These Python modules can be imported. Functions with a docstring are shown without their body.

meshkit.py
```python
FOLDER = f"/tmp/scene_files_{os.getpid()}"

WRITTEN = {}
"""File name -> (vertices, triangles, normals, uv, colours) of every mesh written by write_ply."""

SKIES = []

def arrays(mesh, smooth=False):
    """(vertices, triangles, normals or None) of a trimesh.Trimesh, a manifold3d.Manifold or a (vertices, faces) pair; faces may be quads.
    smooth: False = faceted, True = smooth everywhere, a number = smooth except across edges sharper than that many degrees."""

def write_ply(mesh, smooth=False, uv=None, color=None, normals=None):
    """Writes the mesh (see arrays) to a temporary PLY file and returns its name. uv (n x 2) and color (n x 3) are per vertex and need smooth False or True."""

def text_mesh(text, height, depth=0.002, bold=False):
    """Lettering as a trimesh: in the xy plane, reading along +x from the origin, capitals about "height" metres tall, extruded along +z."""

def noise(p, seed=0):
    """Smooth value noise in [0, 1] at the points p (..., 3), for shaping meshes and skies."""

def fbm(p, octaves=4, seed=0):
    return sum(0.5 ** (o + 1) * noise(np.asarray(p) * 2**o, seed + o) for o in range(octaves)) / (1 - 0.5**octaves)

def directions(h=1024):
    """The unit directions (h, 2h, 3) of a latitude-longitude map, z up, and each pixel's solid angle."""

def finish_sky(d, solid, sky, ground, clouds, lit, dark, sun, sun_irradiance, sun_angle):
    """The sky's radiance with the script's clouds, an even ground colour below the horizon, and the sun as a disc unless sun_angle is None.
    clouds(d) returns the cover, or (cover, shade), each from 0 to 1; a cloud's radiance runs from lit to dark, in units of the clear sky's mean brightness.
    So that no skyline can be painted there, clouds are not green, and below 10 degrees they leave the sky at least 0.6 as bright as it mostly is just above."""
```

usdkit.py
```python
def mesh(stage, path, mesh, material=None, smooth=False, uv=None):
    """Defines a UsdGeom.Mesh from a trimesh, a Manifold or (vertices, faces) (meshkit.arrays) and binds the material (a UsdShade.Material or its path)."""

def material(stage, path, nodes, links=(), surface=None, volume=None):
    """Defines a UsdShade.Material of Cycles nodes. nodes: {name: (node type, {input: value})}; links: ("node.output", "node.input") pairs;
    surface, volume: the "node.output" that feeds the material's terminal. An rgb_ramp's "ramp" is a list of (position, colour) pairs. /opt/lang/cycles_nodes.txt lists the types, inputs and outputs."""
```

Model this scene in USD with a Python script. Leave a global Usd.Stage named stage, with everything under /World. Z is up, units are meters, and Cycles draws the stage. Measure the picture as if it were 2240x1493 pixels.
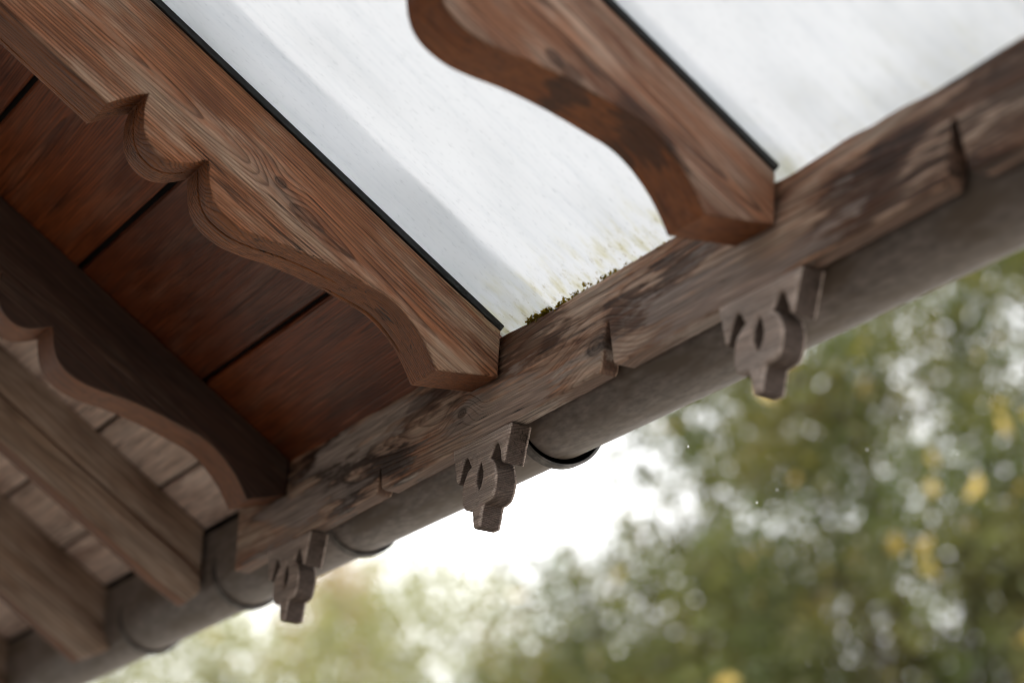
import math, random
import numpy as np
import trimesh, manifold3d
import usdkit, meshkit
from pxr import Usd, UsdGeom, UsdLux, UsdShade, Gf, Sdf, Vt

stage = Usd.Stage.CreateInMemory()
UsdGeom.SetStageUpAxis(stage, UsdGeom.Tokens.z)
UsdGeom.SetStageMetersPerUnit(stage, 1.0)
UsdGeom.Xform.Define(stage, '/World')
UsdGeom.Scope.Define(stage, '/World/Looks')
T_ = Sdf.ValueTypeNames

# ------------------------------------------------------------------ camera, sky, sun, exposure
EAVE = 2.93                                   # height of the fascia's top edge above the ground
CAM = np.array([3.1406, -1.6256, EAVE - 1.2795])
CR, CU, CF = np.array([0.47898, 0.87610, 0.05497]), np.array([0.27272, -0.20804, 0.93933]), np.array([-0.83439, 0.43493, 0.33857])
cam = UsdGeom.Camera.Define(stage, '/World/camera')
cam.AddTransformOp().Set(Gf.Matrix4d(*CR, 0, *CU, 0, *(-CF), 0, *CAM, 1))
cam.CreateFocalLengthAttr(85.0)
cam.CreateHorizontalApertureAttr(36.0)
cam.CreateFStopAttr(2.0)
cam.CreateFocusDistanceAttr(3.74)
cam.CreateExposureAttr(0.66)

SUN_EL, SUN_AZ = math.radians(50), math.radians(95)      # azimuth from +y towards +x
SKY_STRENGTH, CLOUD = 0.12, 13.5
sd = np.array([math.sin(SUN_AZ) * math.cos(SUN_EL), math.cos(SUN_AZ) * math.cos(SUN_EL), math.sin(SUN_EL)])


class Ref(str):
    pass


class Net:
    """A small node-graph builder: net(kind, output, input=value or Ref)."""
    def __init__(self):
        self.nodes, self.links = {}, []

    def __call__(self, kind, out, **inp):
        name = f'{kind}_{len(self.nodes)}'
        vals = {}
        for k, v in inp.items():
            if isinstance(v, Ref):
                self.links.append((str(v), f'{name}.{k}'))
            else:
                vals[k] = v
        self.nodes[name] = (kind, vals)
        return Ref(f'{name}.{out}')

    def out(self, ref, o):
        return Ref(ref.split('.')[0] + '.' + o)

    def math(self, op, a, b=0.0, c=0.0, clamp=False):
        return self('math', 'value', math_type=op, value1=a, value2=b, value3=c, use_clamp=clamp)

    def mix(self, fac, a, b, mode='mix'):
        return self('mix', 'color', mix_type=mode, fac=fac, color1=a, color2=b)

    def step(self, v, lo, hi, a=0.0, b=1.0):
        return self('map_range', 'result', range_type='smoothstep', value=v, from_min=lo, from_max=hi, to_min=a, to_max=b, clamp=True)

    def lin(self, v, lo, hi, a=0.0, b=1.0):
        return self('map_range', 'result', range_type='linear', value=v, from_min=lo, from_max=hi, to_min=a, to_max=b, clamp=True)

    def map(self, v, scale=(1, 1, 1), loc=(0, 0, 0), rot=(0, 0, 0)):
        return self('mapping', 'vector', vector=v, scale=scale, location=loc, rotation=rot)

    def noise(self, v, scale=1.0, detail=2.0, rough=0.5, dist=0.0, out='fac'):
        return self('noise_texture', out, vector=v, scale=scale, detail=detail, roughness=rough, distortion=dist)

    def make(self, name, surface=None, volume=None):
        return usdkit.material(stage, '/World/Looks/' + name, self.nodes, self.links, surface=str(surface) if surface else None, volume=str(volume) if volume else None)


n = Net()
skyc = n('sky_texture', 'color', sky_type='single_scattering', sun_disc=False, sun_elevation=SUN_EL, sun_rotation=SUN_AZ)
gen = n('texture_coordinate', 'generated')
cl = n.noise(n.map(gen, (1.5, 1.5, 3.0)), 2.2, 5, 0.55)
cloudcol = n('rgb_ramp', 'color', ramp=[(0.3, (CLOUD * .90, CLOUD * .90, CLOUD * .91)), (0.7, (CLOUD * 1.06, CLOUD * 1.06, CLOUD * 1.06))], fac=cl)
dome = UsdLux.DomeLight.Define(stage, '/World/sky')
bg = n('background_shader', 'background', strength=SKY_STRENGTH, color=n.mix(0.96, skyc, cloudcol))
UsdShade.MaterialBindingAPI.Apply(dome.GetPrim()).Bind(n.make('sky_look', bg))
dome.GetPrim().SetCustomDataByKey('kind', 'structure')
dome.GetPrim().SetCustomDataByKey('label', 'bright white overcast sky')
sun = UsdLux.DistantLight.Define(stage, '/World/sun')
sun.CreateIntensityAttr(0.38)
sun.CreateAngleAttr(45.0)
sun.CreateColorAttr(Gf.Vec3f(1.0, 0.97, 0.92))
sun.CreateNormalizeAttr(True) if hasattr(sun, 'CreateNormalizeAttr') else None
zx = np.cross([0, 0, 1.0], sd); zx /= np.linalg.norm(zx); zy = np.cross(sd, zx)
sun.AddTransformOp().Set(Gf.Matrix4d(*zx, 0, *zy, 0, *sd, 0, 0, 0, 0, 1))

# ------------------------------------------------------------------ helpers
USED = {}


def numbered(parent, name):
    k = (parent, name)
    USED[k] = USED.get(k, -1) + 1
    return f'{parent}/{name}' + (f'_{USED[k]:03d}' if USED[k] else '')


def tag(prim, label=None, cat=None, group=None, kind=None):
    for k, v in (('label', label), ('category', cat), ('group', group), ('kind', kind)):
        if v:
            prim.SetCustomDataByKey(k, v)
    return prim


def frame(prim, origin, X=(1, 0, 0), Y=(0, 1, 0), Z=(0, 0, 1)):
    UsdGeom.Xformable(prim).AddTransformOp().Set(Gf.Matrix4d(*map(float, X), 0, *map(float, Y), 0, *map(float, Z), 0, *map(float, origin), 1))


def thing(name, label, cat, group=None, origin=(0, 0, 0), axes=((1, 0, 0), (0, 1, 0), (0, 0, 1))):
    p = UsdGeom.Xform.Define(stage, numbered('/World', name)).GetPrim()
    frame(p, origin, *axes)
    return tag(p, label, cat, group)


def part(parent, name, mesh, mat, smooth=35, at=None, label=None, kind=None):
    base = '/World' if parent is None else str(parent.GetPath())
    m = usdkit.mesh(stage, numbered(base, name), mesh, mat, smooth=smooth)
    if at is not None:
        frame(m.GetPrim(), at)
    return tag(m.GetPrim(), label, kind=kind)


def resample(pts, step, closed=True):
    """Densifies a polygon's straight edges without losing its corners."""
    pts = np.asarray(pts, float)
    out = []
    for i in range(len(pts) if closed else len(pts) - 1):
        a, b = pts[i], pts[(i + 1) % len(pts)]
        k = max(1, int(np.ceil(np.linalg.norm(b - a) / step)))
        out += [a + (b - a) * j / k for j in range(k)]
    if not closed:
        out.append(pts[-1])
    return np.array(out)


def spline(pts, step=0.004):
    """A smooth curve (Catmull-Rom) through the points."""
    p = np.asarray(pts, float)
    q = np.vstack([2 * p[0] - p[1], p, 2 * p[-1] - p[-2]])
    out = []
    for i in range(1, len(q) - 2):
        k = max(2, int(np.linalg.norm(q[i + 1] - q[i]) / step))
        for t in np.arange(k) / k:
            out.append(.5 * (2 * q[i] + (q[i + 1] - q[i - 1]) * t + (2 * q[i - 1] - 5 * q[i] + 4 * q[i + 1] - q[i + 2]) * t * t + (3 * q[i] - q[i - 1] - 3 * q[i + 1] + q[i + 2]) * t ** 3))
    out.append(p[-1])
    return np.array(out)


def area2(p):
    x, y = p[:, 0], p[:, 1]
    return np.sum(x * np.roll(y, -1) - np.roll(x, -1) * y)


CHECK = []


def slab(contours, t, chamfer=0.002, rough=0.0, seed=0, groove=None):
    """A board sawn to the contours (outer first, then holes; points (X, Z)), from Y = 0 to Y = -t, its arrises worn round by
    "chamfer" and made uneven by "rough". groove(P, w) gives the depth of a drying crack in the sawn edge at contour points P and depth w."""
    V, F, off = [], [], 0
    cap_in = []
    for ci, P in enumerate(contours):
        P = np.asarray(P, float)
        if (area2(P) < 0) == (ci == 0):
            P = P[::-1]
        d1 = P - np.roll(P, 1, 0); d2 = np.roll(P, -1, 0) - P
        d1 /= np.maximum(np.linalg.norm(d1, axis=1, keepdims=True), 1e-9); d2 /= np.maximum(np.linalg.norm(d2, axis=1, keepdims=True), 1e-9)
        tn = d1 + d2; ln = np.linalg.norm(tn, axis=1, keepdims=True); tn = np.where(ln > .3, tn / np.maximum(ln, 1e-9), d1)
        N = np.stack([-tn[:, 1], tn[:, 0]], 1)            # inward
        base = [0, chamfer * .45, chamfer * 1.1]
        ws = base + ([t * .35, t * .5 - .005, t * .5 - .0021, t * .5 - .0009, t * .5 + .0009, t * .5 + .0021, t * .5 + .005, t * .7, t * .86 - .002, t * .86, t * .86 + .002] if groove else [t * .5]) + [t - b for b in base[::-1]]
        ins = {0: chamfer, 1: chamfer * .35, 2: 0}
        rings = []
        for k, w in enumerate(ws):
            kk = min(k, len(ws) - 1 - k)
            d = np.full(len(P), ins.get(kk, 0.0))
            if rough and kk < 3:
                q = np.column_stack([P * 60, np.full(len(P), 7.7 * (k > 3) + seed)])
                d = d * (0.35 + 1.9 * meshkit.fbm(q, 3, seed)) + rough * (meshkit.fbm(q * .5, 3, seed + 9) - .5) * (kk == 0)
            if groove:
                d = d + groove(P, w)
            Q = P + N * d[:, None]
            rings.append(Q)
            V.append(np.column_stack([Q[:, 0], np.full(len(P), -w), Q[:, 1]]))
        m = len(P)
        i = np.arange(m); j = (i + 1) % m
        for k in range(len(ws) - 1):
            a, b = off + k * m, off + (k + 1) * m
            F.append(np.column_stack([a + i, b + i, b + j])); F.append(np.column_stack([a + i, b + j, a + j]))
        cap_in.append((rings[0], off, rings[-1], off + (len(ws) - 1) * m))
        off += len(ws) * m
    for which in (0, 1):
        idx = np.concatenate([np.arange(len(c[0])) + c[1 + 2 * which] for c in cap_in])
        tri = manifold3d.triangulate([np.asarray(c[2 * which], float) for c in cap_in])
        tri = np.asarray(tri)
        pp = np.vstack([c[2 * which] for c in cap_in])
        q = pp[tri]; ar = .5 * np.abs(np.sum(np.cross(q[:, 1] - q[:, 0], q[:, 2] - q[:, 0])))
        CHECK.append((ar, .5 * sum(area2(np.asarray(c[2 * which])) for c in cap_in)))
        tri = idx[tri]
        F.append(tri if which == 0 else tri[:, ::-1])
    F = np.vstack(F)
    V = np.vstack(V)
    # front cap is at Y = 0 and must face +Y
    m = trimesh.Trimesh(V, F, process=False)
    if m.volume < 0:
        F = F[:, ::-1]
    return trimesh.Trimesh(V, F, process=False)


def box(x0, x1, y0, y1, z0, z1, c=0.0015):
    """A box with slightly eased edges."""
    s = np.array([[sx, sy, sz] for sx in (0, 1) for sy in (0, 1) for sz in (0, 1)], float)
    pts = []
    lo, hi = np.array([x0, y0, z0]), np.array([x1, y1, z1])
    for q in s:
        for k in range(3):
            p = lo + q * (hi - lo) + np.where(q > 0, -c, c)
            p[k] = hi[k] if q[k] else lo[k]
            pts.append(p)
    h = trimesh.convex.convex_hull(np.array(pts))
    return h


# ------------------------------------------------------------------ materials
def wood(name, early, late, grey, sawn=None, t=None, pith=(0.05, -0.09), freq=260.0, wobble=0.03, tilt=(0.03, 0.02), wear=0.6,
         knots=(), seed=0.0, bump=0.6, rough=0.58, contrast=1.0, stain=None, varnish=0.0, greyscale=1.0, checks=.9):
    """Solid wood: year rings round a pith that runs along local X, fibres, knots, patches of grey weathering; sawn = the colour of the
    sawn edges (where |Y + t/2| is not at a face), which weather less than the faces."""
    g = Net()
    o = g('texture_coordinate', 'object')
    o = g('vector_math', 'vector', math_type='add', vector1=o, vector2=(seed * 3.7, 0.0, 0.0))
    raw = g('texture_coordinate', 'object')
    x, y, z = (g('separate_xyz', k, vector=raw) for k in 'xyz')
    n1 = g.noise(g.map(o, (1.1, 5, 5)), 1.0, 1.0, out='color')
    n1 = g('vector_math', 'vector', math_type='multiply_add', vector1=n1, vector2=(0.0, wobble * 2, wobble * 2), vector3=(0.0, -wobble, -wobble))
    n2 = g.noise(g.map(o, (5, 45, 45)), 1.0, 1.0, out='color')
    n2 = g('vector_math', 'vector', math_type='multiply_add', vector1=n2, vector2=(0.0, .0036, .0036), vector3=(0.0, -.0018, -.0018))
    p = g('combine_xyz', 'vector', x=0.0, y=g.math('multiply_add', x, tilt[0], y), z=g.math('multiply_add', x, tilt[1], z))
    p = g('vector_math', 'vector', math_type='add', vector1=p, vector2=n1)
    p = g('vector_math', 'vector', math_type='add', vector1=p, vector2=n2)
    p = g('vector_math', 'vector', math_type='subtract', vector1=p, vector2=(0.0, pith[0], pith[1]))
    r = g('vector_math', 'value', math_type='length', vector1=p)
    kfac = None
    for kx, kz, kr in knots:
        dv = g('combine_xyz', 'vector', x=g.math('multiply', g.math('subtract', x, kx), .55), y=0.0, z=g.math('subtract', z, kz))
        d = g('vector_math', 'value', math_type='length', vector1=dv)
        r = g.math('add', r, g.step(d, 0.0, kr * 4.0, kr * 1.1, 0.0))
        dk = g.step(d, kr * .55, kr * .95, 1.0, 0.0)
        ring = g.math('fraction', g.math('multiply', d, 3.1 / kr))
        dk = g.math('multiply', dk, g.lin(ring, 0, 1, .55, 1.0))
        kfac = dk if kfac is None else g.math('maximum', kfac, dk)
    rv = g.noise(g('combine_xyz', 'vector', x=g.math('multiply', r, 55.0), y=seed, z=0.0), 1.0, 2.0)
    r = g.math('multiply_add', rv, .016, r)
    f = g.math('fraction', g.math('multiply', r, freq))
    lt = g('rgb_ramp', 'color', fac=f, ramp=[(0, (.15,) * 3), (.08, (0,) * 3), (.45, (.08,) * 3), (.72, (.55,) * 3), (.86, (1,) * 3), (.95, (.85,) * 3), (1, (.15,) * 3)])
    lt = g('rgb_to_bw', 'val', color=lt)
    fib = g.noise(g.map(o, (14, 520, 520)), 1.0, 2.0, .6)
    fib2 = g.noise(g.map(o, (5, 130, 130)), 1.0, 3.0, .6)
    patch = g.noise(g.map(o, (3.0, 14, 14)), 1.0, 4.0, .6)
    patch2 = g.noise(g.map(o, (4.5, 22, 22), (5.3, 1.7, 9.1)), 1.0, 5.0, .62)
    lstr = g.math('multiply', lt, g.lin(patch, .3, .7, .45 * contrast, 1.0 * contrast), clamp=True)
    col = g.mix(lstr, early, late)
    col = g.mix(g.step(patch, .47, .66, 0, .7), col, tuple(np.array(early) * (.40, .32, .29)))     # darker heart patches
    wf = g.math('multiply', g.step(patch2, .50 - .2 * wear, .74 - .12 * wear, 0, greyscale), g.lin(lt, 0, 1, 1.0, .45))
    edge = None
    if t is not None:
        edge = g.step(g.math('absolute', g.math('add', y, t / 2)), t / 2 - .0045, t / 2 - .0012)
        wf = g.math('multiply', wf, edge)
    col = g.mix(wf, col, grey)
    if sawn is not None:
        sc = g.mix(g.math('multiply', lt, .65), sawn, tuple(np.array(sawn) * .42))
        sc = g.mix(g.step(patch2, .45, .7, 0, .6), sc, tuple(np.array(sawn) * (.5, .42, .4)))
        col = g.mix(edge, sc, col)
    if stain:
        for (sx, sz, sr, scol, sa) in stain:
            dv = g('combine_xyz', 'vector', x=g.math('multiply', g.math('subtract', x, sx), .26), y=0.0, z=g.math('subtract', z, sz))
            dd = g('vector_math', 'value', math_type='length', vector1=dv)
            dd = g.math('add', dd, g.lin(patch2, .25, .75, -sr * 1.2, sr * 1.2))
            dd = g.math('add', dd, g.lin(fib2, .3, .7, -sr * .35, sr * .35))
            col = g.mix(g.step(dd, sr * .45, sr * .95, sa, 0.0), col, scol)
    if kfac is not None:
        col = g.mix(g.math('multiply', kfac, .85), col, tuple(np.array(late) * .7))
    col = g.mix(1.0, col, g('rgb_ramp', 'color', fac=fib, ramp=[(.25, (.62,) * 3), (.5, (.98,) * 3), (.75, (1.32,) * 3)]), 'multiply')
    col = g.mix(.7, col, g('rgb_ramp', 'color', fac=fib2, ramp=[(.30, (.52,) * 3), (.5, (1.0,) * 3), (.70, (1.5,) * 3)]), 'multiply')
    ck = g.noise(g.map(o, (1.6, 75, 75), (3.1, 2.2, 8.4)), 1.0, 2.0, .5)
    ck = g.step(g.math('absolute', g.math('subtract', ck, .5)), .004, .016, 1.0, 0.0)
    ck = g.math('multiply', ck, g.step(g.noise(g.map(o, (3.2, 18, 18), (9.7, 4.4, 2.0)), 1.0, 2.0), .53, .64, 0, checks))
    col = g.mix(ck, col, (.012, .007, .005))
    h = g.math('add', g.math('multiply_add', ck, -1.2, g.math('multiply', lt, -.55)), g.math('add', g.math('multiply', fib, .5), g.math('multiply', fib2, .35)))
    bm = g('bump', 'normal', height=h, strength=bump, distance=.003)
    bs = g('principled_bsdf', 'BSDF', base_color=col, roughness=rough, specular_ior_level=.42, normal=bm, coat_weight=varnish, coat_roughness=.35)
    return g.make(name, bs)


def pane_look(name, seed, blotch, algae=.5, gain=.78, milky=.22):
    g = Net()
    o = g('texture_coordinate', 'object')        # local X up the slope, Y along the eave
    a, yy, _ = (g('separate_xyz', k, vector=o) for k in 'xyz')
    os = g.map(o, (1, 1, 1), (seed * 4.1, seed * 1.3, 0))
    streak = g.noise(g.map(os, (5, 60, 1)), 1.0, 4.0, .6)
    cloud = g.noise(g.map(os, (2.2, 3.6, 1)), 1.0, 4.0, .55)
    speck = g.noise(g.map(os, (70, 150, 1)), 1.0, 4.0, .65)
    col = g.mix(g.step(streak, .42, .75, 0, .35), (.93, .94, .95), (.74, .77, .80))
    col = g.mix(g.step(cloud, .45, .72, 0, blotch), col, (.55, .57, .57))
    col = g.mix(g.step(speck, .54, .72, 0, .30), col, (.50, .52, .53))
    alg = g.math('multiply', g.step(a, -.01, .13, 1, 0), g.step(g.noise(g.map(os, (16, 42, 1)), 1.0, 5.0, .65), .46, .70))
    col = g.mix(g.math('multiply', alg, algae), col, (.62, .56, .22))
    spot = g.math('multiply', g.step(a, -.01, .07, 1, 0), g.step(g.noise(g.map(os, (70, 90, 1)), 1.0, 4.0, .7), .56, .66))
    col = g.mix(g.math('multiply', spot, algae * 1.3), col, (.34, .25, .06))
    col = g.mix(1.0, col, (gain,) * 3, 'multiply')
    tr = g('translucent_bsdf', 'BSDF', color=col)
    df = g('diffuse_bsdf', 'BSDF', color=g.mix(1.0, col, (.7, .7, .7), 'multiply'))
    gl = g('glossy_bsdf', 'BSDF', color=(1, 1, 1), roughness=.35)
    sh = g('mix_closure', 'closure', fac=milky, closure1=tr, closure2=df)
    sh = g('mix_closure', 'closure', fac=.05, closure1=sh, closure2=gl)
    return g.make(name, sh)


def plain(name, color, rough=.6, vary=.25, scale=30.0, stretch=(1, 1, 1), spec=.3, bump=.2, metallic=0.0, color2=None):
    g = Net()
    o = g('texture_coordinate', 'object')
    v = g.map(o, stretch)
    a = g.noise(v, scale, 4.0, .6)
    b = g.noise(v, scale * .18, 3.0, .6)
    lo, hi = tuple(np.array(color) * (1 - vary)), tuple(np.array(color) * (1 + vary))
    col = g('rgb_ramp', 'color', fac=a, ramp=[(.3, lo), (.7, hi)])
    if color2 is not None:
        col = g.mix(g.step(b, .42, .66), col, color2)
    bm = g('bump', 'normal', height=a, strength=bump, distance=.001)
    return g.make(name, g('principled_bsdf', 'BSDF', base_color=col, roughness=rough, specular_ior_level=spec, metallic=metallic, normal=bm))


EARLY, LATE, GREY, SAWN = (.38, .152, .068), (.024, .009, .005), (.48, .335, .24), (.27, .088, .022)
TH = 0.092                                     # rafter thickness
W_raf = wood('rafter_wood', EARLY, LATE, GREY, SAWN, TH, pith=(0.045, -0.085), freq=215, wobble=.024, knots=((.4205, -.076, .0095),), seed=1.0, wear=.5, bump=1.0)
W_raf2 = wood('near_rafter_wood', (.32, .138, .070), LATE, (.44, .31, .235), (.30, .095, .022), TH, pith=(0.05, -0.07), freq=230, wobble=.026, seed=2.6, wear=.8, bump=.7, knots=((.33, -.12, .012),), stain=((.295, -.121, .012, (.05, .02, .010), .7), (.170, -.097, .013, (.05, .02, .010), .7)))
W_raf0 = wood('stained_rafter_wood', (.060, .027, .017), (.018, .009, .006), (.085, .052, .037), (.23, .078, .022), TH, pith=(0.03, -0.1), seed=4.2, wear=.2)  # dark stained faces, redder sawn underside
W_fas = wood('fascia_wood', (.33, .138, .062), (.028, .011, .0055), (.50, .39, .31), (.20, .12, .085), .03, pith=(0.07, -0.06), freq=240, wobble=.022, tilt=(.02, -.03), wear=.65, seed=3.3,
             knots=((-.135, -.09, .012), (.285, -.098, .022)), stain=((-.62, -.075, .095, (.026, .013, .009), .95), (.08, -.03, .06, (.045, .022, .015), .7), (-.28, -.05, .05, (.05, .024, .016), .6), (.95, -.10, .06, (.03, .015, .01), .7), (1.25, -.06, .08, (.03, .015, .01), .7), (-.03, -.12, .06, (.42, .36, .32), .7), (-.47, -.035, .05, (.46, .40, .36), .8), (.29, -.115, .03, (.50, .43, .38), .8), (.40, -.075, .05, (.045, .024, .018), .75), (.52, -.05, .035, (.05, .027, .02), .6), (-.2, -.03, .03, (.05, .025, .02), .6), (.62, -.10, .06, (.40, .34, .31), .7), (-.75, -.10, .06, (.40, .34, .31), .7)))
W_pen = wood('pendant_wood', (.50, .40, .345), (.15, .11, .09), (.58, .50, .455), (.11, .08, .066), .036, pith=(0.05, -0.3), freq=300, wear=.9, seed=6.1, rough=.8, bump=.9)
W_deck = [wood(f'deck_wood_{k}', e, l, gr, None, None, pith=(.06 * s, -.02), freq=190, wobble=.02, tilt=(.03, .03), wear=w, seed=7 + k * 1.9, varnish=.0, rough=.38, contrast=.9, bump=.45, greyscale=.32, checks=.6)
          for k, (e, l, gr, w, s) in enumerate((((.20, .050, .0135), (.03, .008, .004), (.26, .15, .10), .22, 1), ((.135, .033, .010), (.03, .008, .004), (.24, .14, .10), .28, -1), ((.23, .059, .016), (.035, .010, .005), (.28, .16, .11), .25, 1)))]
W_pale = [wood(f'pale_board_wood_{k}', e, l, gr, None, None, pith=(.06, -.05), freq=90, wobble=.05, tilt=(.05, .03), wear=.6, seed=17 + k * 2.3, contrast=.35, bump=.35, rough=.75)
          for k, (e, l, gr) in enumerate((((.74, .58, .50), (.54, .41, .35), (.78, .65, .58)), ((.68, .53, .45), (.50, .38, .32), (.74, .62, .55))))]
W_plain = wood('straight_rafter_wood', (.34, .24, .175), (.12, .075, .05), (.42, .335, .275), (.22, .085, .033), .055, pith=(.05, -.07), freq=150, wear=.7, seed=9.4, contrast=.95, checks=1.0)
W_dark = plain('roof_covering_look', (.022, .020, .019), .9)
M_gasket = plain('gasket_rubber', (.010, .010, .010), .45, .4, 400, spec=.4)
M_zinc = plain('weathered_zinc', (.18, .158, .146), .5, .38, 75, (.45, 1.6, 1.6), .35, .3, color2=(.125, .10, .078))
M_strap = plain('strap_metal', (.06, .055, .052), .55, .5, 160, spec=.4, color2=(.16, .15, .14))
M_pane1, M_pane2, M_lap = pane_look('pane_frost', 0.0, .16), pane_look('pane_frost_blotched', 2.3, .45, .12), pane_look('lap_frost', 5.1, .5, .8, 1.04, .06)
M_ground = plain('ground_gravel', (.28, .25, .21), .9, .3, 40)
M_bark = plain('bark_look', (.06, .05, .042), .9, .4, 25, (1, 1, .3))

# ------------------------------------------------------------------ ground
gsz = 400.0
gm = trimesh.Trimesh([[-gsz, -gsz, 0], [gsz, -gsz, 0], [gsz, gsz, 0], [-gsz, gsz, 0]], [[0, 1, 2], [0, 2, 3]], process=False)
tag(part(None, 'ground', gm, M_ground, False), 'pale gravel ground under the eave', kind='structure')

# ------------------------------------------------------------------ unseen house wall and dark floor, added to shape the light
hw = thing('added_house_wall', 'unseen grey plastered house wall at the upper end of the roof, added to block light', 'house')
part(hw, 'wall', box(-9, 9, -2.65, -2.33, 0, EAVE + 1.62, .01), plain('added_house_wall_look', (.27, .24, .21), .85, .12, 12), False)  # out of view, put in to hold back light from the house side

floor_prim = part(None, 'added_floor', box(-9, 9, -2.33, .35, .002, .12, .01), plain('added_floor_look', (.045, .034, .027), .8, .3, 15), False)  # unseen dark slab, added to weaken bounce light below the soffit
tag(floor_prim, 'unseen dark floor under the roof, added to cut light bounced onto the soffit', kind='structure')

# ------------------------------------------------------------------ the eave
SL = 0.56086
cs, sn = math.cos(SL), math.sin(SL)
UP = np.array([0, -cs, sn]); PERP = np.array([0, sn, cs]); XX = np.array([1.0, 0, 0])
AX = (UP, XX, PERP)                            # local X up the slope, Y along the eave (world x), Z out of the roof
TOPA = 2.7


def eave_pt(a, x, b=0.0):
    return np.array([0, 0, EAVE]) + UP * a + XX * x - PERP * b


# carved profile (a up the slope, b below the roof plane)
s1 = spline([(.688, .180), (.6755, .1555), (.664, .135), (.6535, .120)])
s2 = spline([(.6535, .120), (.642, .145), (.624, .168), (.604, .1805), (.580, .1835), (.559, .176), (.541, .159), (.523, .1325)])
s3 = spline([(.523, .1325), (.512, .146), (.494, .166), (.474, .179), (.450, .1835), (.419, .1795), (.387, .167), (.3405, .1435), (.2815, .1205), (.2235, .1030), (.187, .0935), (.157, .0925), (.127, .0975), (.100, .1055), (.077, .116), (.055, .128)])


def carved_profile(da=0.0, bs=1.0, clear=.009):
    """da shifts the carving along the rafter, bs scales its depth, clear = the gap left to the fascia."""
    k = np.array([1, bs])
    low = np.vstack([s1[:-1], s2[:-1], s3]) * k + [da, 0]
    b1 = .0608 * bs + (.055 - .049) * .3
    tip = resample([low[-1], ((clear - b1 * sn) / cs, b1)], .006, False)[1:]
    top = resample([tip[-1], (clear / cs, .0), (TOPA, .0), (TOPA, .180 * bs), low[0]], .012, False)[1:-1]
    P = np.vstack([low, tip, top])
    return np.column_stack([P[:, 0], -P[:, 1]])


def crack(P, w):
    a = P[:, 0]
    under = P[:, 1] < -.06
    d = np.zeros(len(P))
    if abs(w - TH * .5) < .0012:
        d = .011 * under * np.clip((a - .25) / .08, 0, 1) * np.clip((.675 - a) / .03, 0, 1) * (np.abs(a - .5285) > .006)
    elif abs(w - TH * .86) < .0008:
        d = .012 * under * np.clip((a - .10) / .05, 0, 1) * np.clip((.26 - a) / .05, 0, 1)
        d = d + .004 * under * np.clip((a - .7) / .02, 0, 1)
    return d


def carved_rafter(x, mat, label, seed, groove=None, ch=.0022, rough=.002, **kw):
    t = thing('carved_rafter', label, 'rafter', 'carved rafters along the eave', eave_pt(0, x), AX)
    part(t, 'beam', slab([carved_profile(**kw)], TH, ch, rough, seed, groove), mat, 32)
    return t


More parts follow.
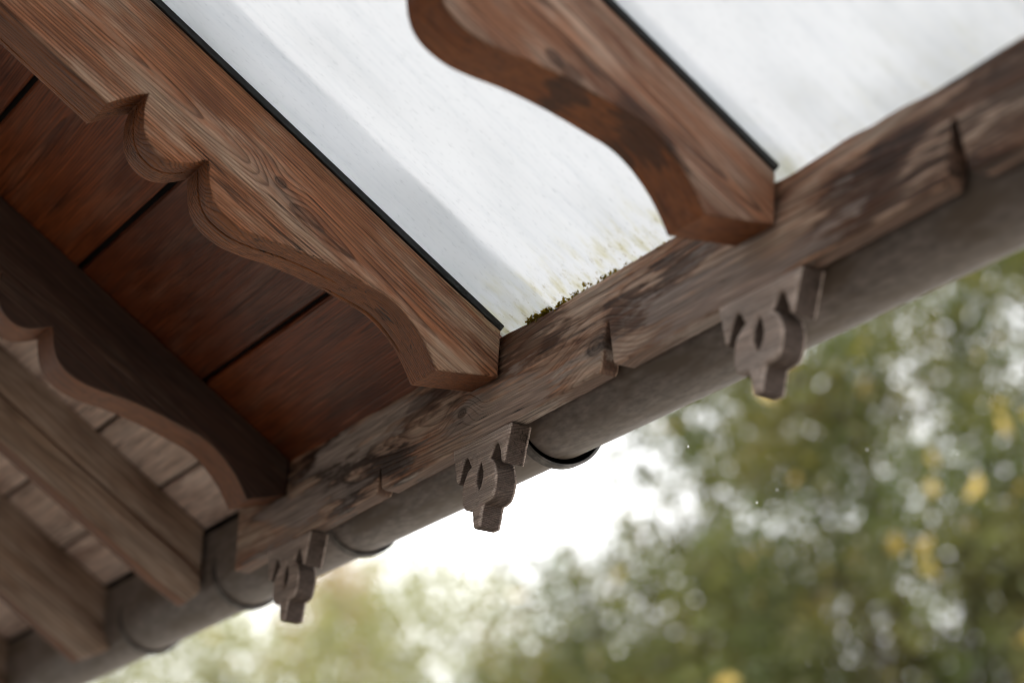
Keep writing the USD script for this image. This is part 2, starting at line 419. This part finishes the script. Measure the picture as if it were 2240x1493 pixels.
sharp = carved_rafter(0.0, W_raf, 'sharp brown carved rafter with scalloped underside and a knot in its face', 1, crack)
M_split = plain('split_wood', (.46, .33, .22), .8, .35, 120, (.2, 2, 2))
for a0, ln, b, wd, lift in ((.012, .055, -.0005, .006, .003), (.020, .085, .004, .005, .002), (.048, .07, .0008, .004, .004), (.10, .06, .002, .003, .002)):
    sl = trimesh.convex.convex_hull([[a0, .0004, -b], [a0, .0004, -b - wd], [a0 + ln, .0002, -b - wd * .4], [a0, lift, -b - wd * .3], [a0 + ln * .4, lift * .6, -b - wd * .5], [a0 + ln * .3, -.001, -b - wd * .5]])
    part(sharp, 'splinter', sl, M_split, False)
carved_rafter(.75, W_raf2, 'blurred carved rafter between the two frosted panes', 2)
carved_rafter(-.83, W_raf0, 'dark stained carved rafter between the red brown soffit and the pale boards', 3, da=-.036, bs=.91, clear=.003)


def straight_rafter(x, t_, prof, label, seam=None):
    t = thing('straight_rafter', label, 'rafter', 'plain rafters beyond the carved ones', eave_pt(0, x), AX)
    P = resample(prof, .03)
    P = np.column_stack([P[:, 0], -P[:, 1]])
    if seam is None:
        part(t, 'beam', slab([P], t_, .003, .002, int(abs(x) * 10)), W_plain, 30)
    else:                                       # made of two boards, one above the other
        up = resample([(TOPA, .0), (-.032, .0), (-.032 - (seam - .0015) * .655, seam - .0015), (TOPA, seam - .0015)], .03)
        lo = resample([(TOPA, seam + .0015), (-.034 - seam * .655, seam + .0015)] + prof[2:], .03)
        for q in (up, lo):
            part(t, 'plank', slab([np.column_stack([q[:, 0], -q[:, 1]])], t_, .003, .002, int(abs(x) * 10)), W_plain, 30)


straight_rafter(-1.32, .055, [(TOPA, .0), (-.035, .0), (-.105, .107), (-.098, .142), (-.02, .150), (TOPA, .150)], 'plain straight rafter of two planks with a rusty orange underside', .078)
straight_rafter(-1.92, .055, [(TOPA, .0), (-.060, .0), (-.132, .104), (-.096, .166), (TOPA, .160)], 'wide plain rafter with square cut end over the gutter')
straight_rafter(-2.64, .055, [(TOPA, .0), (-.060, .0), (-.132, .104), (-.096, .166), (TOPA, .160)], 'dark plain rafter in the bottom left corner')

# deck boards over the rafters
def deck(name, label, x0, x1, cuts, mats, seed):
    t = thing(name, label, 'boarding', None, eave_pt(0, 0), AX)
    rng = np.random.default_rng(seed)
    for k, (a0, a1) in enumerate(cuts):
        # local board frame: X along the eave, so that the grain runs along the board
        d = float(rng.uniform(-.6, .6))
        a0, a1 = a0 + float(rng.uniform(-.002, .003)), a1 + float(rng.uniform(-.003, .002))
        w = a1 - a0
        m = box(x0 + d, x1 + d, 0, w, 0, .022, .0045)
        p = part(t, 'board', m, mats[k % len(mats)], False)
        # board's local X -> parent's Y (along the eave); local Y -> parent's -X (down the slope)
        frame(p, (a1, -d, .001), (0, 1, 0), (-1, 0, 0), (0, 0, 1))
    return t


gap = .011
edges = [-.012, .217, .522, .798, 1.08, 1.36, 1.64, 1.92, 2.2]
deck('soffit_boarding', 'dark red brown soffit boards beside the sharp carved rafter', -.875, -.035, [(a + gap / 2, b - gap / 2) for a, b in zip(edges[:-1], edges[1:])], W_deck, 3)
edges = [-.043, .085, .258, .53, .80, 1.08, 1.36, 1.64, 1.92, 2.2]
deck('pale_boarding', 'pale whitewashed roof boards over the straight rafters', -3.1, -.895, [(a + gap * .4, b - gap * .4) for a, b in zip(edges[:-1], edges[1:])], W_pale, 4)
tc = thing('roof_covering', 'dark roof covering seen through the gaps of the boards', 'roof', None, eave_pt(0, 0), AX)
part(tc, 'sheet', box(-.03, TOPA, -3.1, -.03, .0245, .06, .002), W_dark, False)
part(tc, 'drip_edge', box(-.20, -.028, -3.1, -.03, .0265, .034, .001), W_dark, False)

# frosted panes on black gaskets
def pane(x0, x1, lap, mat, label, seals):
    t = thing('frosted_pane', label, 'roof pane', 'frosted roof panes', eave_pt(0, 0), AX)
    part(t, 'sheet', box(-.055, TOPA, x0, x1, .0125, .0165, .0008), mat, False)
    part(t, 'lap_strip', box(-.055, TOPA, x0, lap, .0205, .0245, .0008), M_lap, False)
    for (g0, g1) in seals:
        part(t, 'gasket', box(.012, TOPA, g0, g1, .0008, .0118, .001), M_gasket, False)


pane(-.028, .700, .133, M_pane1, 'frosted white roof pane with a grey lapped edge beside the sharp rafter', [(-.09, .0025)])
pane(.706, 1.45, .778, M_pane2, 'cloudy frosted roof pane in the top right corner', [(.66, .7525)])

# fascia
rng = np.random.default_rng(5)
def fascia_contour():
    x = np.arange(-1.07, 1.7, .012)
    w = meshkit.fbm(np.column_stack([x * 9, x * 0, x * 0 + 2.2]), 3, 4) - .5
    top = np.column_stack([x, .002 + w * .012])[::-1]
    zb = lambda q: -.163 + .0145 * (q + 1.07)
    low = [(-1.062, zb(-1.07))]
    for nx, wid, dep in ((-.430, .008, .044), (.318, .017, .074), (1.108, .021, .078)):
        low += [(nx - wid - .006, zb(nx) + .001), (nx - wid, zb(nx) + .006), (nx - wid * .45, zb(nx) + dep), (nx - wid * .1, zb(nx) + dep), (nx + wid, zb(nx) + .007), (nx + wid + .012, zb(nx))]
    low += [(1.7, zb(1.7))]
    low = resample(low, .012, False)
    return np.vstack([low, top])


tf = thing('fascia_board', 'weathered brown fascia board with notched lower edge along the rafter ends', 'fascia', None, (0, 0, EAVE))
fm = slab([fascia_contour()], .03, .0025, .003, 8)
fm.apply_translation([0, .03, 0])
# local Y = 0 .. .03 ; the wood look expects -t .. 0
fm.apply_translation([0, -.03, 0])
pf = part(tf, 'board', fm, W_fas, 32)
frame(pf, (0, .03, 0))

# carved pendants under the fascia
def pendant_contours():
    half = [(.095, .0), (.0785, -.053), (.0755, -.0590), (.0705, -.0560), (.0630, -.036), (.0545, -.0235), (.0475, -.0215), (.0410, -.0275), (.0345, -.0370), (.0300, -.0405), (.0380, -.0445), (.0475, -.0535), (.0540, -.0670), (.0555, -.0820), (.0530, -.0960), (.0460, -.1060), (.0360, -.1100), (.0190, -.1115), (.0165, -.118), (.0105, -.1445)]
    def sm(p):                                   # smooth the lobes, keep the corners
        p = np.array(p); return np.vstack([p[:3], spline(p[3:10], .003), spline(p[9:18], .003)[1:], p[18:]])
    h = sm(half)
    outer = np.vstack([h, np.column_stack([-h[::-1, 0], h[::-1, 1]])])
    hole = spline([(0, -.040), (.006, -.047), (.0108, -.060), (.0100, -.074), (0, -.086), (-.0100, -.074), (-.0108, -.060), (-.006, -.047), (0, -.040)], .003)[:-1]
    return [outer, hole]


def carved_piece(contours, t, rnd, seed):
    """A small carving: the outline sawn through (holes too), its face rounded over towards every edge and worn."""
    from scipy.spatial import Delaunay, cKDTree
    from shapely import Polygon, contains_xy
    cont = [resample(c, .0025) for c in contours]
    pg = Polygon(cont[0], [cont[1]])
    B = np.vstack(cont)
    lo, hi = B.min(0), B.max(0)
    rng = np.random.default_rng(seed)
    gx, gz = np.meshgrid(np.arange(lo[0], hi[0], .0028), np.arange(lo[1], hi[1], .0028))
    G = np.column_stack([gx.ravel(), gz.ravel()]) + rng.uniform(-.0005, .0005, (gx.size, 2))
    tr = cKDTree(B)
    G = G[contains_xy(pg, G[:, 0], G[:, 1]) & (tr.query(G)[0] > .0014)]
    P = np.vstack([B, G]); d = np.concatenate([np.zeros(len(B)), tr.query(G)[0]])
    tri = Delaunay(P).simplices
    c = P[tri].mean(1)
    tri = tri[contains_xy(pg, c[:, 0], c[:, 1])]
    q = P[tri]; flip = np.cross(q[:, 1] - q[:, 0], q[:, 2] - q[:, 0]) < 0
    tri[flip] = tri[flip][:, ::-1]
    k = np.clip(1 - d / rnd, 0, 1)
    top = P[:, 1] > -.018
    depth = rnd * .75 * (1 - np.sqrt(np.maximum(1 - k ** 2, 0))) * np.where(top, .35, 1.0)
    vein = np.exp(-(P[:, 0] / .005) ** 2) * np.clip((-.092 - P[:, 1]) / .01, 0, 1) * np.clip((P[:, 1] + .125) / .02, 0, 1) * .0022          # groove from the hole to the drop
    depth = depth + vein + .0022 * (meshkit.fbm(np.column_stack([P * 120, P[:, 0] * 0 + seed]), 3, seed) - .5) + .0008
    jag = .0016 * (meshkit.fbm(np.column_stack([B * 260, B[:, 0] * 0 + seed]), 2, seed + 2) - .5)
    m = len(P)
    back = P.copy(); back[:len(B)] += (jag * 2)[:, None] * [1, .4]
    V = np.vstack([np.column_stack([P[:, 0], np.maximum(depth, 0) - t, P[:, 1]]), np.column_stack([back[:, 0], np.zeros(m), back[:, 1]])])
    F = [tri, tri[:, ::-1] + m]
    off = 0
    for cc in cont:
        n_ = len(cc); i = off + np.arange(n_); j = off + (np.arange(n_) + 1) % n_
        F.append(np.column_stack([i, i + m, j + m])); F.append(np.column_stack([i, j + m, j])); off += n_
    q = trimesh.Trimesh(V, np.vstack(F), process=False)
    q.fix_normals()
    return q


def pendant(x, dz, label):
    t = thing('carved_pendant', label, 'pendant', 'carved pendants under the fascia', (x, .034, EAVE + dz))
    part(t, 'ornament', carved_piece(pendant_contours(), .038, .006, int(x * 10) + 40), W_pen, 40)


pendant(-.057, -.1500, 'sharp grey carved pendant below the fascia under the sharp carved rafter')
pendant(.706, -.1390, 'blurred carved pendant below the fascia beside the blurred rafter')
pendant(-.80, -.1610, 'narrow looking shaded pendant at the left end of the fascia')

# gutter
GY, GZ, GR = .107, -.104, .070
def half_pipe(R, x0, x1, t, a0=-.05, a1=math.pi + .05, nseg=40, cuts=1):
    th = np.linspace(a0, a1, nseg)
    out = np.column_stack([np.cos(th) * R, -np.sin(th) * R]); inn = np.column_stack([np.cos(th) * (R - t), -np.sin(th) * (R - t)])
    prof = np.vstack([out, inn[::-1]])
    xs = np.linspace(x0, x1, cuts + 1)
    V = np.vstack([np.column_stack([np.full(len(prof), xx), prof]) for xx in xs])
    m = len(prof); F = []
    i = np.arange(m); j = (i + 1) % m
    for k in range(cuts):
        F.append(np.column_stack([k * m + i, k * m + j, (k + 1) * m + j])); F.append(np.column_stack([k * m + i, (k + 1) * m + j, (k + 1) * m + i]))
    tri = manifold3d.triangulate([prof]); tri = np.asarray(tri)
    F.append(tri[:, ::-1]); F.append(tri + cuts * m)
    q = trimesh.Trimesh(V, np.vstack(F), process=False)
    if q.volume < 0:
        q.invert()
    return q


tg = thing('gutter', 'half round weathered metal gutter hanging outside the fascia', 'gutter', None, (0, GY, EAVE + GZ))
part(tg, 'trough', half_pipe(GR, -3.2, 1.75, .0016), M_zinc, 40)
bead = trimesh.creation.cylinder(.008, 4.95, sections=14); bead.apply_transform(trimesh.transformations.rotation_matrix(math.pi / 2, [0, 1, 0])); bead.apply_translation([-.725, GR + .004, .004])
part(tg, 'back_flange', box(-3.2, 1.75, -GR - .0006, -GR + .001, .002, .075, .0003), M_zinc, False)
part(tg, 'rolled_edge', bead, M_zinc, 40)
for sx, loose in ((-.02, .007), (-.74, .0022), (-1.27, .0022), (-1.81, .0022)):
    st = half_pipe(GR + loose + .0045, -.009, .009, .004, 0.02, math.pi + .3)
    part(tg, 'strap', st, M_strap, 40, at=(sx, .004, 0), label='bent metal strap standing off the gutter' if loose > .005 else None)

# moss on the pane's lower edge
rng = np.random.default_rng(21)
MOSS = []
for cx, k, w, hh in ((.078, 18, .010, .009), (.100, 7, .006, .005), (.125, 20, .010, .010), (.165, 12, .010, .008), (.205, 12, .012, .008), (.25, 9, .02, .006), (.30, 10, .02, .006), (.36, 10, .03, .006), (.43, 8, .03, .006)):
    for _ in range(k):
        MOSS.append([cx + rng.normal(0, w * .7), .005 + rng.uniform(-.003, .008), EAVE + .002 + abs(rng.normal(0, hh * .6))])
MOSS = np.array(MOSS)

# ------------------------------------------------------------------ trees
def leaf_look(name, cols, gloss=.35, through=.35, clumps=False):
    g = Net()
    rnd = g('geometry', 'random_per_island')
    col = g('rgb_ramp', 'color', fac=rnd, ramp=cols, interpolate=True)
    if clumps:
        po = g('texture_coordinate', 'object')
        c1, c2 = g.noise(po, 1.7, 3.0), g.noise(g.map(po, (1, 1, 1), (7.3, 1.9, 4.4)), 1.1, 2.0)
        col = g.mix(1.0, col, g('rgb_ramp', 'color', fac=c1, ramp=[(.30, (.42, .50, .50)), (.5, (.95, .97, .98)), (.68, (1.25, 1.18, 1.1))]), 'multiply')
        col = g.mix(1.0, col, g('rgb_ramp', 'color', fac=c2, ramp=[(.34, (.80, 1.0, .95)), (.52, (1, 1, 1)), (.66, (1.2, .98, .9))]), 'multiply')
    pr = g('principled_bsdf', 'BSDF', base_color=col, roughness=gloss, specular_ior_level=.5)
    tl = g('translucent_bsdf', 'BSDF', color=g.mix(1.0, col, (1.3, 1.25, .8), 'multiply'))
    return g.make(name, g('mix_closure', 'closure', fac=through, closure1=pr, closure2=tl))


L_green = leaf_look('green_leaf', [(0, (.12, .125, .045)), (.35, (.25, .238, .085)), (.7, (.36, .325, .13)), (.92, (.44, .37, .15)), (1, (.50, .38, .14))], .35, .5, True)
L_gold = leaf_look('gold_leaf', [(0, (.56, .42, .14)), (.6, (.62, .40, .12)), (1, (.58, .27, .11))])
L_moss = leaf_look('moss_look', [(0, (.20, .15, .02)), (.5, (.50, .40, .05)), (1, (.85, .70, .14))], .8, .82)
L_olive = leaf_look('olive_leaf', [(0, (.22, .225, .10)), (.5, (.36, .33, .15)), (.85, (.44, .37, .17)), (1, (.50, .33, .08))])
L_orange = leaf_look('orange_leaf', [(0, (.30, .20, .08)), (.5, (.45, .26, .09)), (1, (.55, .30, .12))])


def leaves(centers, n_per, spread, size, rng):
    c = np.repeat(centers, n_per, 0)
    N = len(c)
    p = c + rng.normal(0, 1, (N, 3)) * spread
    u = rng.normal(0, 1, (N, 3)); u[:, 2] -= .4; u /= np.linalg.norm(u, axis=1, keepdims=True)
    v = np.cross(u, rng.normal(0, 1, (N, 3)) + [0, 0, 1.5]); v /= np.linalg.norm(v, axis=1, keepdims=True)
    nn = np.cross(u, v)
    s = size * rng.uniform(.5, 1.4, (N, 1))
    a, b = p, p + u * s
    m = p + u * s * .45
    l = m + v * s * .33 + nn * s * .08; r = m - v * s * .33 + nn * s * .08
    V = np.stack([a, l, b, r], 1).reshape(-1, 3)
    F = np.array([[0, 1, 2], [0, 2, 3]])
    F = (np.arange(N)[:, None, None] * 4 + F).reshape(-1, 3)
    return trimesh.Trimesh(V, F, process=False)


def limb(a, b, r0, r1, rng, sag=.1, k=7):
    t = np.linspace(0, 1, k)[:, None]
    pts = a + (b - a) * t + rng.normal(0, 1, 3) * sag * np.sin(t * math.pi)
    V, F = [], []
    ns = 8
    for i, p in enumerate(pts):
        d = pts[min(i + 1, k - 1)] - pts[max(i - 1, 0)]; d /= np.linalg.norm(d)
        x = np.cross(d, [0.3, .9, .1]); x /= np.linalg.norm(x); y = np.cross(d, x)
        th = np.arange(ns) / ns * 2 * math.pi
        V.append(p + (np.cos(th)[:, None] * x + np.sin(th)[:, None] * y) * (r0 + (r1 - r0) * i / (k - 1)))
    for i in range(k - 1):
        for j in range(ns):
            q = (j + 1) % ns
            F += [[i * ns + j, i * ns + q, (i + 1) * ns + q], [i * ns + j, (i + 1) * ns + q, (i + 1) * ns + j]]
    return trimesh.Trimesh(np.vstack(V), F, process=False), pts


def tree(name, label, base, height, crown, rad, n_cl, n_leaf, spread, size, mat, seed, hollow=.35, group='trees beyond the gutter', autumn=0):
    """Trunk, limbs and twigs reaching into the crown, and leaves clumped round the twig ends. crown: centre; rad: radii."""
    rng = np.random.default_rng(seed)
    base = np.array(base, float); crown = np.array(crown, float); rad = np.array(rad, float)
    t = thing(name, label, 'tree', group, base)
    C = []
    while len(C) < n_cl:
        q = rng.uniform(-1, 1, 3)
        l = np.linalg.norm(q)
        edge = .72 + .55 * meshkit.fbm(q / max(l, 1e-6) * 2.1 + 3.0, 3, seed)
        if l < edge and l > hollow * rng.random() and meshkit.fbm((q * 2.6 + 7)[None], 3, seed + 3)[0] > .46:
            C.append(q)
    C = np.array(C) * rad + crown - base
    hub = crown - base; hub = hub * [1, 1, .0] * .6 + [0, 0, (crown - base)[2] - rad[2] * .75]
    trunk, _ = limb(np.zeros(3), hub, height * .022, height * .014, rng, .15, 10)
    part(t, 'trunk', trunk, M_bark, True)
    ms = []
    main = C[rng.choice(len(C), min(16, len(C)), replace=False)]
    ends = []
    for q in main:
        b, pts = limb(hub * rng.uniform(.8, 1.0), q, height * .009, height * .002, rng, .25)
        ms.append(b); ends.append(pts)
    ends = np.vstack(ends)
    for q in C[rng.choice(len(C), min(160, len(C)), replace=False)]:
        a = ends[np.argmin(np.linalg.norm(ends - q, axis=1))]
        b, _ = limb(a, q, .012, .004, rng, .08, 4)
        ms.append(b)
    part(t, 'limbs', trimesh.util.concatenate(ms), M_bark, True)
    part(t, 'crown', leaves(C, n_leaf, spread, size, rng), mat, False)
    if autumn:
        to = CAM - crown; to[2] = 0; to /= np.linalg.norm(to)
        front = C[np.argsort(-((C - (crown - base)) @ to))[:int(len(C) * .35)]]
        part(t, 'autumn_leaves', leaves(front[rng.choice(len(front), autumn, replace=False)] + to * .25, 2, .03, .13, rng), L_gold, False, label='single yellow and orange leaves at the outside of the crown')
    return t


def at(az, dist, el):
    """A place seen from under the eave: azimuth from +y towards -x, metres away, elevation."""
    a = math.radians(az)
    return np.array([CAM[0] - math.sin(a) * dist, CAM[1] + math.cos(a) * dist, CAM[2] + dist * math.tan(math.radians(el))])


def tree_at(name, label, az, dist, el, rad, *args, **kw):
    c = at(az, dist, el)
    b = c * [1, 1, 0]
    tree(name, label, b, c[2], c, rad, *args, **kw)


tree_at('broadleaf_tree', 'big green autumn tree filling the right of the view behind the gutter', 49.8, 17.0, 14.6, (3.1, 3.1, 3.1), 1450, 56, .15, .085, L_green, 11, autumn=64)
tree_at('broadleaf_tree', 'rounded olive green tree in front of the big one at the bottom centre', 58.3, 18.5, 10.7, (1.8, 1.8, 1.6), 400, 50, .16, .085, L_green, 15, autumn=14)
tree_at('broadleaf_tree', 'farther olive tree with thin crown left of the bottom centre', 63.2, 24.0, 9.6, (2.3, 2.3, 2.2), 360, 46, .20, .09, L_olive, 12, autumn=6)
tree_at('broadleaf_tree', 'low pale olive tree at the bottom left under the gutter', 69.6, 28.0, 10.1, (3.0, 3.0, 1.8), 330, 45, .20, .095, L_olive, 13, autumn=6)
tree_at('broadleaf_tree', 'small orange leaved tree below the leftmost pendant', 66.4, 30.0, 11.5, (.8, .8, 1.9), 90, 46, .17, .10, L_orange, 14)

tag(part(None, 'moss', leaves(MOSS, 9, .0022, .0062, rng), L_moss, False), 'yellow green moss tufts along the fascia top below the panes', 'moss', kind='stuff')

# ------------------------------------------------------------------ rain
g = Net()
M_drop = g.make('water', g('principled_bsdf', 'BSDF', base_color=(1, 1, 1), roughness=0.0, ior=1.333, transmission_weight=1.0))
rng = np.random.default_rng(31)
ds = []
for _ in range(90):
    d = rng.uniform(2.6, 6.5); px, py = rng.uniform(1150, 2240), rng.uniform(560, 1493)
    s = trimesh.creation.icosphere(subdivisions=1, radius=1.0)
    s.vertices *= np.array([.0007, .0007, .0015]) * rng.uniform(.8, 1.4)
    az = rng.uniform(48, 63); el = rng.uniform(8, 21)
    s.apply_translation(at(az, d, el))
    if s.vertices[:, 1].min() < .24:
        continue
    ds.append(s)
tag(part(None, 'raindrops', trimesh.util.concatenate(ds), M_drop, True), 'fine raindrops falling in front of the trees beyond the gutter', 'rain', kind='stuff')
